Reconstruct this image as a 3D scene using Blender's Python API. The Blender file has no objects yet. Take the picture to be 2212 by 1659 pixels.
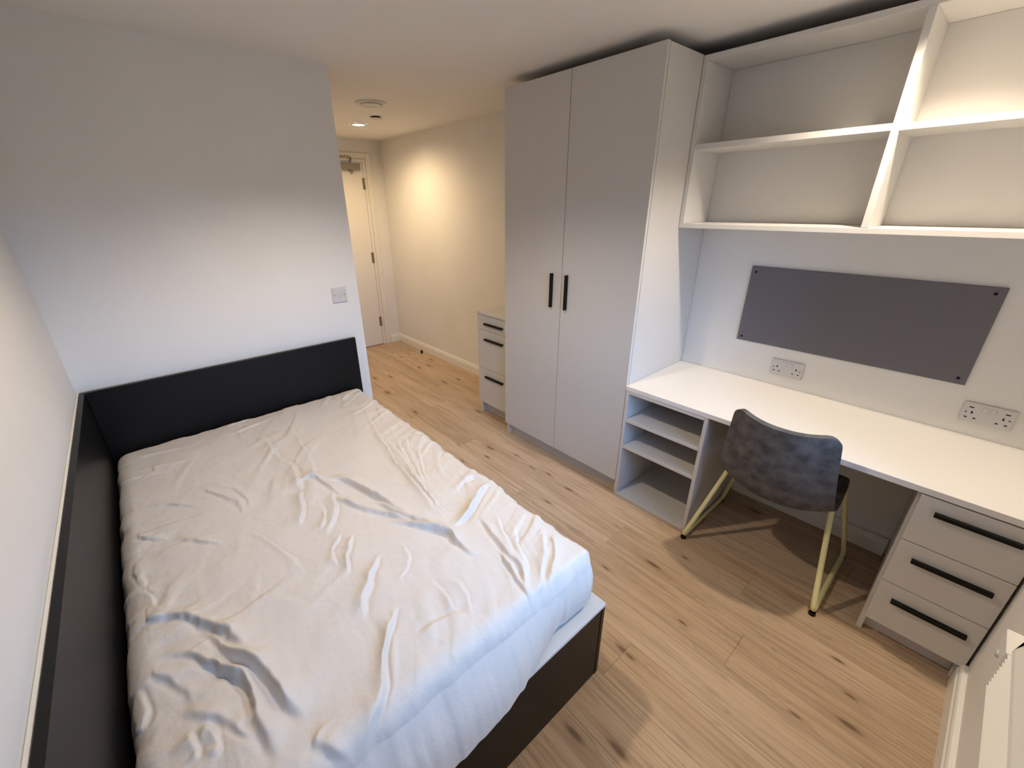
import bpy, bmesh, math, random
import numpy as np
from mathutils import Matrix, Vector

random.seed(7)
scene = bpy.context.scene
COL = scene.collection

# ------------------------------------------------------------------ camera
cam_data = bpy.data.cameras.new('camera')
cam = bpy.data.objects.new('camera', cam_data)
COL.objects.link(cam)
R_ = Vector((0.7594110028639166, -0.6505062392404399, -0.011685950473967517))
U_ = Vector((0.2657794813251762, 0.29378051496168994, 0.9181798714496874))
F_ = Vector((0.5938486305749477, 0.7003817828428318, -0.39599136635304993))
C_ = Vector((0.30837189210613497, -2.4811950785308197, 1.629748622030557))
cam.matrix_world = Matrix(((R_.x, U_.x, -F_.x, C_.x), (R_.y, U_.y, -F_.y, C_.y),
                           (R_.z, U_.z, -F_.z, C_.z), (0, 0, 0, 1)))
cam_data.sensor_fit = 'HORIZONTAL'
cam_data.sensor_width = 36.0
cam_data.lens = 909.587 / 2212.0 * 36.0
cam_data.shift_x = 36.74 / 2212.0
cam_data.shift_y = 3.06 / 2212.0
cam_data.clip_start = 0.02
scene.camera = cam

# ------------------------------------------------------------------ world: even overcast sky outside the window
world = bpy.data.worlds.new('overcast_sky')
scene.world = world
world.use_nodes = True
wn = world.node_tree
bg = wn.nodes['Background']
bg.inputs['Strength'].default_value = 18.0
tcw = wn.nodes.new('ShaderNodeTexCoord')
sepw = wn.nodes.new('ShaderNodeSeparateXYZ')
rampw = wn.nodes.new('ShaderNodeValToRGB')           # dull ground; overcast sky, three times brighter overhead than at the horizon
mapw = wn.nodes.new('ShaderNodeMapRange')
mapw.inputs['From Min'].default_value = -1.0
mapw.inputs['From Max'].default_value = 1.0
wn.links.new(tcw.outputs['Generated'], sepw.inputs[0])
wn.links.new(sepw.outputs['Z'], mapw.inputs['Value'])
wn.links.new(mapw.outputs[0], rampw.inputs['Fac'])
for pos_, col_ in ((0.492, (0.02, 0.024, 0.028, 1)), (0.508, (0.09, 0.178, 0.333, 1))):
    rampw.color_ramp.elements.new(pos_).color = col_
rampw.color_ramp.elements[0].color = (0.02, 0.024, 0.028, 1)
rampw.color_ramp.elements[3].color = (0.27, 0.535, 1.0, 1)
wn.links.new(rampw.outputs['Color'], bg.inputs['Color'])

# ------------------------------------------------------------------ exposure
scene.view_settings.view_transform = 'Standard'
scene.view_settings.look = 'None'
scene.view_settings.gamma = 1.0
scene.view_settings.use_curve_mapping = False
scene.view_settings.exposure = 0.58

# lamp settings (used by the downlight builder)
LAMP_COLOR = {'desk': (1.0, 0.835, 0.635), 'bed': (1.0, 0.82, 0.60), 'hall': (1.0, 0.735, 0.43)}
LAMP_POWER = {'desk': 47.0, 'bed': 39.0, 'hall': 43.0}

# ------------------------------------------------------------------ room dimensions (metres)
CEIL = 2.276
XW = 2.81            # desk wall
YW = -2.822          # window wall
YD = 2.385           # entrance door wall
XP = 1.340           # end of the headboard wall

# ------------------------------------------------------------------ helpers
def mesh_obj(name, bm, mat, parent=None, smooth=False, loc=None):
    me = bpy.data.meshes.new(name)
    bm.normal_update()
    bm.to_mesh(me)
    bm.free()
    if smooth:
        for p in me.polygons:
            p.use_smooth = True
    o = bpy.data.objects.new(name, me)
    COL.objects.link(o)
    if mat is not None:
        me.materials.append(mat)
    if loc is not None:
        o.location = loc
    if parent is not None:
        o.parent = parent
        if loc is None:
            o.matrix_parent_inverse = Matrix.Translation(-parent.location)
    return o

def add_box(bm, x0, x1, y0, y1, z0, z1, bev=0.0, seg=1):
    x0, x1 = min(x0, x1), max(x0, x1)
    y0, y1 = min(y0, y1), max(y0, y1)
    z0, z1 = min(z0, z1), max(z0, z1)
    r = bmesh.ops.create_cube(bm, size=1.0)
    vs = r['verts']
    for v in vs:
        v.co = Vector(((x0 + x1) / 2 + v.co.x * (x1 - x0), (y0 + y1) / 2 + v.co.y * (y1 - y0),
                       (z0 + z1) / 2 + v.co.z * (z1 - z0)))
    if bev > 0:
        es = list({e for v in vs for e in v.link_edges})
        bmesh.ops.bevel(bm, geom=es, offset=bev, segments=seg, profile=0.5, affect='EDGES')

def box(name, x0, x1, y0, y1, z0, z1, mat, parent=None, bev=0.0012, seg=1):
    bm = bmesh.new()
    add_box(bm, x0, x1, y0, y1, z0, z1, bev, seg)
    return mesh_obj(name, bm, mat, parent)

def add_lathe(bm, prof, cx, cy, cz, n=40, axis='z', close=False):
    rings = []
    for (r, h) in prof:
        ring = []
        for i in range(n):
            a = 2 * math.pi * i / n
            p = (r * math.cos(a), r * math.sin(a), h)
            if axis == 'x':
                p = (p[2], p[0], p[1])
            elif axis == 'y':
                p = (p[0], p[2], p[1])
            ring.append(bm.verts.new((cx + p[0], cy + p[1], cz + p[2])))
        rings.append(ring)
    for a, b in zip(rings, rings[1:]):
        for i in range(n):
            j = (i + 1) % n
            bm.faces.new((a[i], a[j], b[j], b[i]))
    if close:
        bm.faces.new(rings[0])
        bm.faces.new(list(reversed(rings[-1])))
    bmesh.ops.recalc_face_normals(bm, faces=bm.faces)

def add_tube(bm, pts, r, n=14, caps=True):
    pts = [Vector(p) for p in pts]
    rings = []
    up = None
    for i, p in enumerate(pts):
        if i == 0:
            t = (pts[1] - pts[0]).normalized()
        elif i == len(pts) - 1:
            t = (pts[-1] - pts[-2]).normalized()
        else:
            t = ((pts[i + 1] - p).normalized() + (p - pts[i - 1]).normalized()).normalized()
        if up is None:
            up = t.orthogonal().normalized()
        up = (up - t * up.dot(t)).normalized()
        s = t.cross(up)
        rings.append([bm.verts.new(p + (up * math.cos(2 * math.pi * k / n) + s * math.sin(2 * math.pi * k / n)) * r)
                      for k in range(n)])
    for a, b in zip(rings, rings[1:]):
        for k in range(n):
            j = (k + 1) % n
            bm.faces.new((a[k], a[j], b[j], b[k]))
    if caps:
        bm.faces.new(list(reversed(rings[0])))
        bm.faces.new(rings[-1])
    bmesh.ops.recalc_face_normals(bm, faces=bm.faces)

def round_path(pts, rad, n=7):
    """polyline with its inner corners rounded"""
    pts = [Vector(p) for p in pts]
    out = [pts[0]]
    for a, b, c in zip(pts, pts[1:], pts[2:]):
        d0, d1 = (a - b), (c - b)
        r = min(rad, d0.length * .45, d1.length * .45)
        p0, p1 = b + d0.normalized() * r, b + d1.normalized() * r
        for i in range(n + 1):
            t = i / n
            out.append(p0 * (1 - t) ** 2 + b * 2 * t * (1 - t) + p1 * t * t)
    out.append(pts[-1])
    return out

def empty(name, loc, label=None, cat=None, group=None):
    o = bpy.data.objects.new(name, None)
    o.empty_display_size = 0.1
    COL.objects.link(o)
    o.location = loc
    if label:
        tag(o, label, cat, group)
    return o

def tag(o, label, cat, group=None):
    o['label'] = label
    o['category'] = cat
    if group:
        o['group'] = group
    return o

def struct(o, label=None):
    o['kind'] = 'structure'
    if label:
        o['label'] = label
    return o

# ------------------------------------------------------------------ materials
def mat_new(name, color, rough=0.5, spec=0.5, metal=0.0):
    m = bpy.data.materials.new(name)
    m.use_nodes = True
    b = m.node_tree.nodes['Principled BSDF']
    b.inputs['Base Color'].default_value = (*color, 1)
    b.inputs['Roughness'].default_value = rough
    b.inputs['Specular IOR Level'].default_value = spec
    b.inputs['Metallic'].default_value = metal
    return m

def N(m, t, **kw):
    n = m.node_tree.nodes.new(t)
    for k, v in kw.items():
        setattr(n, k, v)
    return n

def L(m, a, b):
    m.node_tree.links.new(a, b)

def noise_bump(m, scale, strength, dist=0.001, detail=3.0):
    b = m.node_tree.nodes['Principled BSDF']
    tc = N(m, 'ShaderNodeTexCoord')
    nz = N(m, 'ShaderNodeTexNoise')
    nz.inputs['Scale'].default_value = scale
    nz.inputs['Detail'].default_value = detail
    bp = N(m, 'ShaderNodeBump')
    bp.inputs['Strength'].default_value = strength
    bp.inputs['Distance'].default_value = dist
    L(m, tc.outputs['Object'], nz.inputs['Vector'])
    L(m, nz.outputs['Fac'], bp.inputs['Height'])
    L(m, bp.outputs['Normal'], b.inputs['Normal'])
    return tc, nz

def mottle(m, c0, c1, scale, lo=0.35, hi=0.65, detail=4.0, rough=None):
    b = m.node_tree.nodes['Principled BSDF']
    tc = N(m, 'ShaderNodeTexCoord')
    nz = N(m, 'ShaderNodeTexNoise')
    nz.inputs['Scale'].default_value = scale
    nz.inputs['Detail'].default_value = detail
    rp = N(m, 'ShaderNodeValToRGB')
    rp.color_ramp.elements[0].position = lo
    rp.color_ramp.elements[1].position = hi
    rp.color_ramp.elements[0].color = (*c0, 1)
    rp.color_ramp.elements[1].color = (*c1, 1)
    L(m, tc.outputs['Object'], nz.inputs['Vector'])
    L(m, nz.outputs['Fac'], rp.inputs['Fac'])
    L(m, rp.outputs['Color'], b.inputs['Base Color'])

M = {}
M['wall'] = mat_new('wall_paint', (0.80, 0.79, 0.77), 0.75, 0.25)
mottle(M['wall'], (0.785, 0.775, 0.755), (0.815, 0.805, 0.785), 2.2)
noise_bump(M['wall'], 260.0, 0.18, 0.0008)
M['ceiling'] = mat_new('ceiling_paint', (0.83, 0.81, 0.78), 0.85, 0.15)
noise_bump(M['ceiling'], 220.0, 0.08, 0.0006)
M['skirting'] = mat_new('skirting_gloss', (0.82, 0.81, 0.78), 0.35, 0.5)
M['laminate'] = mat_new('white_laminate', (0.63, 0.61, 0.585), 0.42, 0.4)
noise_bump(M['laminate'], 900.0, 0.05, 0.0003, 1.0)
M['laminate_edge'] = mat_new('white_edging', (0.72, 0.705, 0.68), 0.42, 0.4)
M['desk'] = mat_new('white_worktop', (0.80, 0.785, 0.76), 0.42, 0.4)
M['door_paint'] = mat_new('door_paint', (0.80, 0.77, 0.72), 0.45, 0.4)
M['bed_dark'] = mat_new('charcoal_laminate', (0.0055, 0.0053, 0.0055), 0.40, 0.24)
noise_bump(M['bed_dark'], 700.0, 0.08, 0.0004, 1.0)
M['black'] = mat_new('black_metal', (0.005, 0.005, 0.0055), 0.5, 0.2)
M['rubber'] = mat_new('black_rubber', (0.008, 0.008, 0.008), 0.7, 0.3)
M['plastic'] = mat_new('white_plastic', (0.62, 0.61, 0.615), 0.3, 0.5)
M['slot'] = mat_new('dark_slot', (0.012, 0.011, 0.011), 0.6, 0.3)
M['slot_grey'] = mat_new('grey_screw', (0.16, 0.155, 0.15), 0.35, 0.5, 0.6)
M['pinboard'] = mat_new('grey_pinboard_cloth', (0.175, 0.168, 0.186), 0.9, 0.15)
noise_bump(M['pinboard'], 1400.0, 0.25, 0.0006, 2.0)
M['steel'] = mat_new('brushed_steel', (0.30, 0.27, 0.23), 0.38, 0.5, 0.9)
M['yellow'] = mat_new('pale_yellow_paint', (0.80, 0.76, 0.40), 0.35, 0.5)
M['heater'] = mat_new('heater_enamel', (0.80, 0.79, 0.74), 0.35, 0.5)
M['upvc'] = mat_new('window_frame_white', (0.82, 0.82, 0.82), 0.3, 0.5)

# chair leather: charcoal, cloudy
M['leather'] = mat_new('charcoal_faux_suede', (0.03, 0.028, 0.027), 0.62, 0.35)
mottle(M['leather'], (0.060, 0.059, 0.061), (0.140, 0.137, 0.138), 20.0, 0.34, 0.68, 7.0)
noise_bump(M['leather'], 480.0, 0.35, 0.0006, 2.0)
M['leather_dark'] = mat_new('black_faux_leather', (0.010, 0.010, 0.010), 0.5, 0.4)
noise_bump(M['leather_dark'], 480.0, 0.3, 0.0006, 2.0)

# cotton sheet
M['sheet'] = mat_new('white_cotton_jersey', (0.665, 0.615, 0.565), 0.85, 0.15)
b_ = M['sheet'].node_tree.nodes['Principled BSDF']
b_.inputs['Sheen Weight'].default_value = 0.25
b_.inputs['Sheen Roughness'].default_value = 0.5
noise_bump(M['sheet'], 52.0, 0.42, 0.005, 5.0)

# window glass: clear pane with fresnel reflection
g = bpy.data.materials.new('window_glass')
g.use_nodes = True
nt = g.node_tree
nt.nodes.clear()
out = nt.nodes.new('ShaderNodeOutputMaterial')
mx = nt.nodes.new('ShaderNodeMixShader')
fr = nt.nodes.new('ShaderNodeFresnel'); fr.inputs['IOR'].default_value = 1.45
tr = nt.nodes.new('ShaderNodeBsdfTransparent')
gl = nt.nodes.new('ShaderNodeBsdfGlossy'); gl.inputs['Roughness'].default_value = 0.02
nt.links.new(fr.outputs[0], mx.inputs[0]); nt.links.new(tr.outputs[0], mx.inputs[1])
nt.links.new(gl.outputs[0], mx.inputs[2]); nt.links.new(mx.outputs[0], out.inputs[0])
M['glass'] = g

# lamp lens
e = bpy.data.materials.new('lamp_lens')
e.use_nodes = True
eb = e.node_tree.nodes['Principled BSDF']
eb.inputs['Base Color'].default_value = (0.9, 0.85, 0.75, 1)
eb.inputs['Emission Color'].default_value = (1.0, 0.86, 0.62, 1)
eb.inputs['Emission Strength'].default_value = 14.0
M['lens'] = e

# oak planks: grain along Y, knots, tone from plank to plank
def oak():
    m = bpy.data.materials.new('oak_plank')
    m.use_nodes = True
    b = m.node_tree.nodes['Principled BSDF']
    tc = N(m, 'ShaderNodeTexCoord')
    oi = N(m, 'ShaderNodeObjectInfo')
    mul = N(m, 'ShaderNodeVectorMath', operation='SCALE')
    cmb = N(m, 'ShaderNodeCombineXYZ')
    L(m, oi.outputs['Random'], cmb.inputs['X'])
    L(m, oi.outputs['Random'], cmb.inputs['Y'])
    L(m, oi.outputs['Random'], cmb.inputs['Z'])
    L(m, cmb.outputs[0], mul.inputs[0])
    mul.inputs['Scale'].default_value = 57.0
    add = N(m, 'ShaderNodeVectorMath', operation='ADD')
    L(m, tc.outputs['Object'], add.inputs[0])
    L(m, mul.outputs[0], add.inputs[1])

    def mapped(sx, sy):
        mp = N(m, 'ShaderNodeMapping')
        mp.inputs['Scale'].default_value = (sx, sy, 1.0)
        L(m, add.outputs[0], mp.inputs['Vector'])
        return mp
    def noise(mp, scale, detail, rough=0.55, dist=0.0):
        n = N(m, 'ShaderNodeTexNoise')
        n.inputs['Scale'].default_value = scale
        n.inputs['Detail'].default_value = detail
        n.inputs['Roughness'].default_value = rough
        n.inputs['Distortion'].default_value = dist
        L(m, mp.outputs[0], n.inputs['Vector'])
        return n
    def ramp(src, stops):
        r = N(m, 'ShaderNodeValToRGB')
        els = r.color_ramp.elements
        while len(els) < len(stops):
            els.new(0.5)
        for el, (p, c) in zip(els, stops):
            el.position = p
            el.color = (*c, 1) if isinstance(c, tuple) else (c, c, c, 1)
        L(m, src, r.inputs['Fac'])
        return r
    def mix(fac, a, c, mode='MIX'):
        x = N(m, 'ShaderNodeMix', data_type='RGBA', blend_type=mode)
        if isinstance(fac, float):
            x.inputs[0].default_value = fac
        else:
            L(m, fac, x.inputs[0])
        L(m, a, x.inputs[6])
        if isinstance(c, tuple):
            x.inputs[7].default_value = (*c, 1)
        else:
            L(m, c, x.inputs[7])
        return x.outputs[2]

    broad = noise(mapped(5.0, 0.9), 1.0, 3.0, 0.5, 0.6)
    base = ramp(broad.outputs['Fac'], [(0.30, (0.445, 0.315, 0.205)), (0.52, (0.525, 0.385, 0.262)), (0.72, (0.605, 0.462, 0.33))])
    # fine pores and streaks
    streak = noise(mapped(90.0, 2.2), 1.0, 4.0, 0.6, 0.2)
    sr = ramp(streak.outputs['Fac'], [(0.36, 0.76), (0.55, 1.0), (0.75, 1.06)])
    c1 = mix(1.0, base.outputs['Color'], sr.outputs['Color'], 'MULTIPLY')
    # cathedral figure: distorted bands
    fig = noise(mapped(14.0, 1.1), 1.0, 2.0, 0.5, 1.6)
    wv = N(m, 'ShaderNodeMath', operation='SINE')
    sc = N(m, 'ShaderNodeMath', operation='MULTIPLY')
    sc.inputs[1].default_value = 38.0
    L(m, fig.outputs['Fac'], sc.inputs[0])
    L(m, sc.outputs[0], wv.inputs[0])
    fr_ = ramp(wv.outputs[0], [(0.0, 1.0), (0.80, 1.0), (0.97, 0.84)])
    c2 = mix(0.75, c1, fr_.outputs['Color'], 'MULTIPLY')
    # knots with dark heart and halo, stretched along the plank
    wob = noise(mapped(16.0, 5.0), 1.0, 2.0)
    ws = N(m, 'ShaderNodeVectorMath', operation='SCALE')
    ws.inputs['Scale'].default_value = 0.09
    L(m, wob.outputs['Color'], ws.inputs[0])
    km = mapped(7.5, 2.1)
    ka = N(m, 'ShaderNodeVectorMath', operation='ADD')
    L(m, km.outputs[0], ka.inputs[0])
    L(m, ws.outputs[0], ka.inputs[1])
    vo = N(m, 'ShaderNodeTexVoronoi', voronoi_dimensions='2D')
    vo.inputs['Scale'].default_value = 1.0
    L(m, ka.outputs[0], vo.inputs['Vector'])
    # only some cells carry a knot
    sep = N(m, 'ShaderNodeSeparateColor')
    L(m, vo.outputs['Color'], sep.inputs[0])
    has = N(m, 'ShaderNodeMath', operation='GREATER_THAN')
    has.inputs[1].default_value = 0.64
    L(m, sep.outputs[0], has.inputs[0])
    size = N(m, 'ShaderNodeMapRange')
    size.inputs['To Min'].default_value = 1.9
    size.inputs['To Max'].default_value = 0.75
    L(m, sep.outputs[1], size.inputs['Value'])
    ds = N(m, 'ShaderNodeMath', operation='MULTIPLY')
    L(m, vo.outputs['Distance'], ds.inputs[0])
    L(m, size.outputs[0], ds.inputs[1])
    halo = ramp(ds.outputs[0], [(0.03, 1.0), (0.24, 0.0)])
    heart = ramp(ds.outputs[0], [(0.035, 1.0), (0.095, 0.0)])
    hf = N(m, 'ShaderNodeMath', operation='MULTIPLY')
    L(m, halo.outputs['Color'], hf.inputs[0]); L(m, has.outputs[0], hf.inputs[1])
    hf2 = N(m, 'ShaderNodeMath', operation='MULTIPLY')
    L(m, hf.outputs[0], hf2.inputs[0]); hf2.inputs[1].default_value = 0.45
    c3 = mix(hf2.outputs[0], c2, (0.30, 0.185, 0.11))
    kf = N(m, 'ShaderNodeMath', operation='MULTIPLY')
    L(m, heart.outputs['Color'], kf.inputs[0]); L(m, has.outputs[0], kf.inputs[1])
    kf2 = N(m, 'ShaderNodeMath', operation='MULTIPLY')
    L(m, kf.outputs[0], kf2.inputs[0]); kf2.inputs[1].default_value = 0.8
    c4 = mix(kf2.outputs[0], c3, (0.115, 0.065, 0.038))
    # plank tone
    tone = N(m, 'ShaderNodeMapRange')
    tone.inputs['To Min'].default_value = 0.95
    tone.inputs['To Max'].default_value = 1.05
    L(m, oi.outputs['Random'], tone.inputs['Value'])
    tv = N(m, 'ShaderNodeVectorMath', operation='SCALE')
    L(m, c4, tv.inputs[0])
    L(m, tone.outputs[0], tv.inputs['Scale'])
    L(m, tv.outputs[0], b.inputs['Base Color'])
    b.inputs['Roughness'].default_value = 0.48
    b.inputs['Specular IOR Level'].default_value = 0.35
    bp = N(m, 'ShaderNodeBump')
    bp.inputs['Strength'].default_value = 0.12
    bp.inputs['Distance'].default_value = 0.0008
    L(m, streak.outputs['Fac'], bp.inputs['Height'])
    L(m, bp.outputs['Normal'], b.inputs['Normal'])
    return m
M['oak'] = oak()
M['screed'] = mat_new('underlay', (0.05, 0.035, 0.025), 0.9, 0.1)

# ------------------------------------------------------------------ floor: slab and planks
floor = struct(box('floor', -0.10, XW + 0.10, YW - 0.25, YD + 0.12, -0.10, -0.0125, M['screed'], bev=0),
               'oak plank floor running from the window to the entrance door')
PW, PL, GAP = 0.190, 1.285, 0.0005
plank_cache = {}
def plank(x0, x1, y0, y1):
    w, l = x1 - x0 - GAP, y1 - y0 - GAP
    key = (round(w, 4), round(l, 4))
    if key not in plank_cache:
        bm = bmesh.new()
        add_box(bm, -w / 2, w / 2, -l / 2, l / 2, -0.012, 0.0, 0.0007)
        me = bpy.data.meshes.new('plank')
        bm.to_mesh(me); bm.free()
        me.materials.append(M['oak'])
        plank_cache[key] = me
    o = bpy.data.objects.new('plank', plank_cache[key])
    COL.objects.link(o)
    o.location = ((x0 + x1) / 2, (y0 + y1) / 2, 0)
    o.parent = floor
row = 0
x = -0.004 - 0.06
offs = [0.31, 0.86, 0.12, 1.08, 0.55, 0.20, 0.95, 0.42, 1.17, 0.70, 0.02, 0.61, 0.28, 0.90, 0.47, 1.12]
while x < XW:
    xa, xb = max(x, 0.0), min(x + PW, XW)
    segs = [(YW, YD)]
    if xb <= XP + 0.001:
        segs = [(YW, 0.0)]
    if xb > xa + 0.01:
        for (ya, yb) in segs:
            y = YW - offs[row % len(offs)]
            while y < yb:
                p0, p1 = max(y, ya), min(y + PL, yb)
                if p1 - p0 > 0.02:
                    plank(xa, xb, p0, p1)
                y += PL
    x += PW
    row += 1

# ------------------------------------------------------------------ ceiling with square openings for the recessed lamps
LAMPS = [('desk', 2.235, -2.235, 0.046), ('bed', 0.96, -1.07, 0.046), ('hall', 2.178, 1.508, 0.052)]
bm = bmesh.new()
ys = YW - 0.25
for kind, lx, ly, r in sorted(LAMPS, key=lambda q: q[2]):
    h = r + 0.006
    add_box(bm, -0.10, XW + 0.10, ys, ly - h, CEIL, CEIL + 0.12)
    add_box(bm, -0.10, lx - h, ly - h, ly + h, CEIL, CEIL + 0.12)
    add_box(bm, lx + h, XW + 0.10, ly - h, ly + h, CEIL, CEIL + 0.12)
    ys = ly + h
add_box(bm, -0.10, XW + 0.10, ys, YD + 0.12, CEIL, CEIL + 0.12)
struct(mesh_obj('ceiling', bm, M['ceiling']), 'plain white plaster ceiling')

# ------------------------------------------------------------------ walls
struct(box('wall_left', -0.10, 0.0, YW - 0.25, 0.0, -0.0125, CEIL, M['wall'], bev=0), 'white wall along the side of the bed')
struct(box('wall_headboard', -0.10, XP, 0.0, YD + 0.12, -0.0125, CEIL, M['wall'], bev=0), 'white wall behind the headboard, ending at the entrance passage')
struct(box('wall_right', XW, XW + 0.10, YW - 0.25, YD + 0.12, -0.0125, CEIL, M['wall'], bev=0), 'white wall behind desk, wardrobe and passage')
# entrance wall with the door opening
DX0, DX1, DZ = 1.655, 2.574, 2.060
bm = bmesh.new()
add_box(bm, XP, DX0 - 0.035, YD, YD + 0.12, -0.0125, CEIL)
add_box(bm, DX1 + 0.035, XW, YD, YD + 0.12, -0.0125, CEIL)
add_box(bm, DX0 - 0.035, DX1 + 0.035, YD, YD + 0.12, DZ + 0.035, CEIL)
struct(mesh_obj('wall_entrance', bm, M['wall']), 'white wall around the entrance door')
# window wall with the window opening (behind the photographer)
WX0, WX1, WZ0, WZ1 = 0.50, 2.08, 0.88, 1.78
bm = bmesh.new()
add_box(bm, 0.0, WX0, YW - 0.25, YW, -0.0125, CEIL)
add_box(bm, WX1, XW, YW - 0.25, YW, -0.0125, CEIL)
add_box(bm, WX0, WX1, YW - 0.25, YW, -0.0125, WZ0)
add_box(bm, WX0, WX1, YW - 0.25, YW, WZ1, CEIL)
struct(mesh_obj('wall_window', bm, M['wall']), 'white window wall beside the drawer unit')
win = struct(empty('window_1', ((WX0 + WX1) / 2, YW - 0.17, WZ0)), 'white framed window behind the camera')
xm = (WX0 + WX1) / 2
for (a, b_, c, d) in ((WX0, WX1, WZ0, WZ0 + .055), (WX0, WX1, WZ1 - .055, WZ1), (WX0, WX0 + .055, WZ0 + .055, WZ1 - .055),
                      (WX1 - .055, WX1, WZ0 + .055, WZ1 - .055), (xm - .03, xm + .03, WZ0 + .055, WZ1 - .055)):
    box('window_frame', a, b_, YW - 0.20, YW - 0.14, c, d, M['upvc'], win, 0.003)
for a, b_ in ((WX0 + .055, xm - .03), (xm + .03, WX1 - .055)):
    box('pane', a, b_, YW - 0.172, YW - 0.166, WZ0 + .055, WZ1 - .055, M['glass'], win, 0)

# skirting boards: flat board with a stepped, rounded top
def skirting(name, axis, const, a, b, sign, label, h=0.096, t=0.018):
    prof = [(0.0, 0.0), (t, 0.0), (t, h - 0.026), (t - 0.004, h - 0.020), (t - 0.005, h - 0.008),
            (t - 0.009, h - 0.001), (t - 0.013, h), (0.0, h)]
    bm = bmesh.new()
    ends = []
    for s in (a, b):
        ends.append([bm.verts.new((const + sign * d, s, z) if axis == 'y' else (s, const + sign * d, z)) for d, z in prof])
    n = len(prof)
    for i in range(n):
        j = (i + 1) % n
        bm.faces.new((ends[0][i], ends[0][j], ends[1][j], ends[1][i]))
    bm.faces.new(ends[0]); bm.faces.new(list(reversed(ends[1])))
    bmesh.ops.recalc_face_normals(bm, faces=bm.faces)
    return struct(mesh_obj(name, bm, M['skirting']), label)
skirting('baseboard_right', 'y', XW, 0.085, YD, -1, 'white skirting board along the passage wall')
skirting('baseboard_entrance', 'x', YD, DX1 + 0.098, XW - 0.018, -1, 'short white skirting board beside the entrance door')
skirting('baseboard_desk', 'y', XW, -1.80, -2.515, -1, 'white skirting board in the knee space under the desk', t=0.026)
skirting('baseboard_window', 'x', YW, 0.03, XW - 0.60, 1, 'white skirting board on the window wall', t=0.022, h=0.10)
skirting('baseboard_passage', 'y', XP, 0.0, YD, 1, 'white skirting board on the hidden passage side')

# ------------------------------------------------------------------ entrance door
door = struct(empty('door_1', ((DX0 + DX1) / 2, YD, 0)), 'cream flush entrance door with overhead closer')
box('door_leaf', DX0 + .004, DX1 - .004, YD - 0.004, YD + 0.040, 0.007, DZ - .004, M['door_paint'], door, 0.001)
box('threshold', DX0, DX1, YD - 0.001, YD + 0.045, 0.0, 0.006, M['slot'], door, 0)
box('frame_jamb', DX0 - .033, DX0, YD - 0.006, YD + 0.06, 0.0, DZ + .033, M['door_paint'], door, 0.001)
box('frame_jamb', DX1, DX1 + .033, YD - 0.006, YD + 0.06, 0.0, DZ + .033, M['door_paint'], door, 0.001)
box('frame_head', DX0, DX1, YD - 0.006, YD + 0.06, DZ, DZ + .033, M['door_paint'], door, 0.001)
for a, b_ in ((DX0 - .098, DX0 - .036), (DX1 + .036, DX1 + .096)):
    box('architrave', a, b_, YD - 0.014, YD - 0.001, 0.0, DZ + .090, M['door_paint'], door, 0.003)
box('architrave', DX0 - .035, DX1 + .035, YD - 0.014, YD - 0.001, DZ + .036, DZ + .090, M['door_paint'], door, 0.003)
for z0, z1 in ((1.793, 1.908), (1.004, 1.122), (0.240, 0.356)):
    bm = bmesh.new()
    add_tube(bm, [(DX1 - .001, YD - .011, z0), (DX1 - .001, YD - .011, z1)], 0.0075, 12)
    add_box(bm, DX1 - .024, DX1 - .003, YD - .0065, YD - .0045, z0, z1)
    mesh_obj('hinge', bm, M['steel'], door)
cl = box('door_closer', 2.300, 2.525, YD - 0.062, YD - 0.006, 1.982, 2.045, M['steel'], door, 0.006, 2)
bm = bmesh.new()
add_lathe(bm, [(0.0001, -0.03), (0.012, -0.03), (0.015, -0.018), (0.015, 0.0)], 2.43, YD - .034, 1.981, 16)
mesh_obj('spindle', bm, M['steel'], cl)
bm = bmesh.new()
add_tube(bm, round_path([(2.43, YD - .034, 2.046), (2.43, YD - .034, 2.068), (2.41, YD - .10, 2.092), (2.33, YD - .17, 2.096), (2.24, YD - .05, 2.094)], .02), 0.008, 10)
mesh_obj('closer_arm', bm, M['steel'], cl)

# ------------------------------------------------------------------ recessed lamps
def downlight(kind, lx, ly, r, label):
    t = empty('downlight', (lx, ly, CEIL), label, 'downlight', 'recessed ceiling downlights')
    bm = bmesh.new()
    add_lathe(bm, [(r - .003, 0.012), (r - .002, -0.003), (r + .004, -0.006), (r + .014, -0.0045), (r + .017, -0.0005)], lx, ly, CEIL)
    mesh_obj('trim_ring', bm, M['plastic'], t, True)
    bm = bmesh.new()
    add_lathe(bm, [(r - .004, 0.010), (r - .012, 0.050), (r - .013, 0.062)], lx, ly, CEIL)
    mesh_obj('reflector', bm, M['skirting'], t, True)
    bm = bmesh.new()
    add_lathe(bm, [(r - .0135, 0.061), (r - .02, 0.058), (0.0002, 0.058)], lx, ly, CEIL)
    mesh_obj('lens', bm, M['lens'], t, True)
    d = bpy.data.lights.new('lamp_' + kind, 'SPOT')
    d.energy = LAMP_POWER[kind]
    d.color = LAMP_COLOR[kind]
    d.spot_size = math.radians(128 if kind != 'hall' else 170)
    d.spot_blend = 0.62 if kind != 'hall' else 1.0
    d.shadow_soft_size = 0.032
    o = bpy.data.objects.new('lamp_' + kind, d)
    COL.objects.link(o)
    o.location = (lx, ly, CEIL - 0.006)
    return t
downlight(*LAMPS[0], 'round white recessed downlight in the ceiling in front of the shelf unit')
downlight(*LAMPS[1], 'round white recessed downlight in the ceiling over the bed')
downlight(*LAMPS[2], 'round glowing recessed downlight in the passage ceiling by the entrance door')

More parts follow.
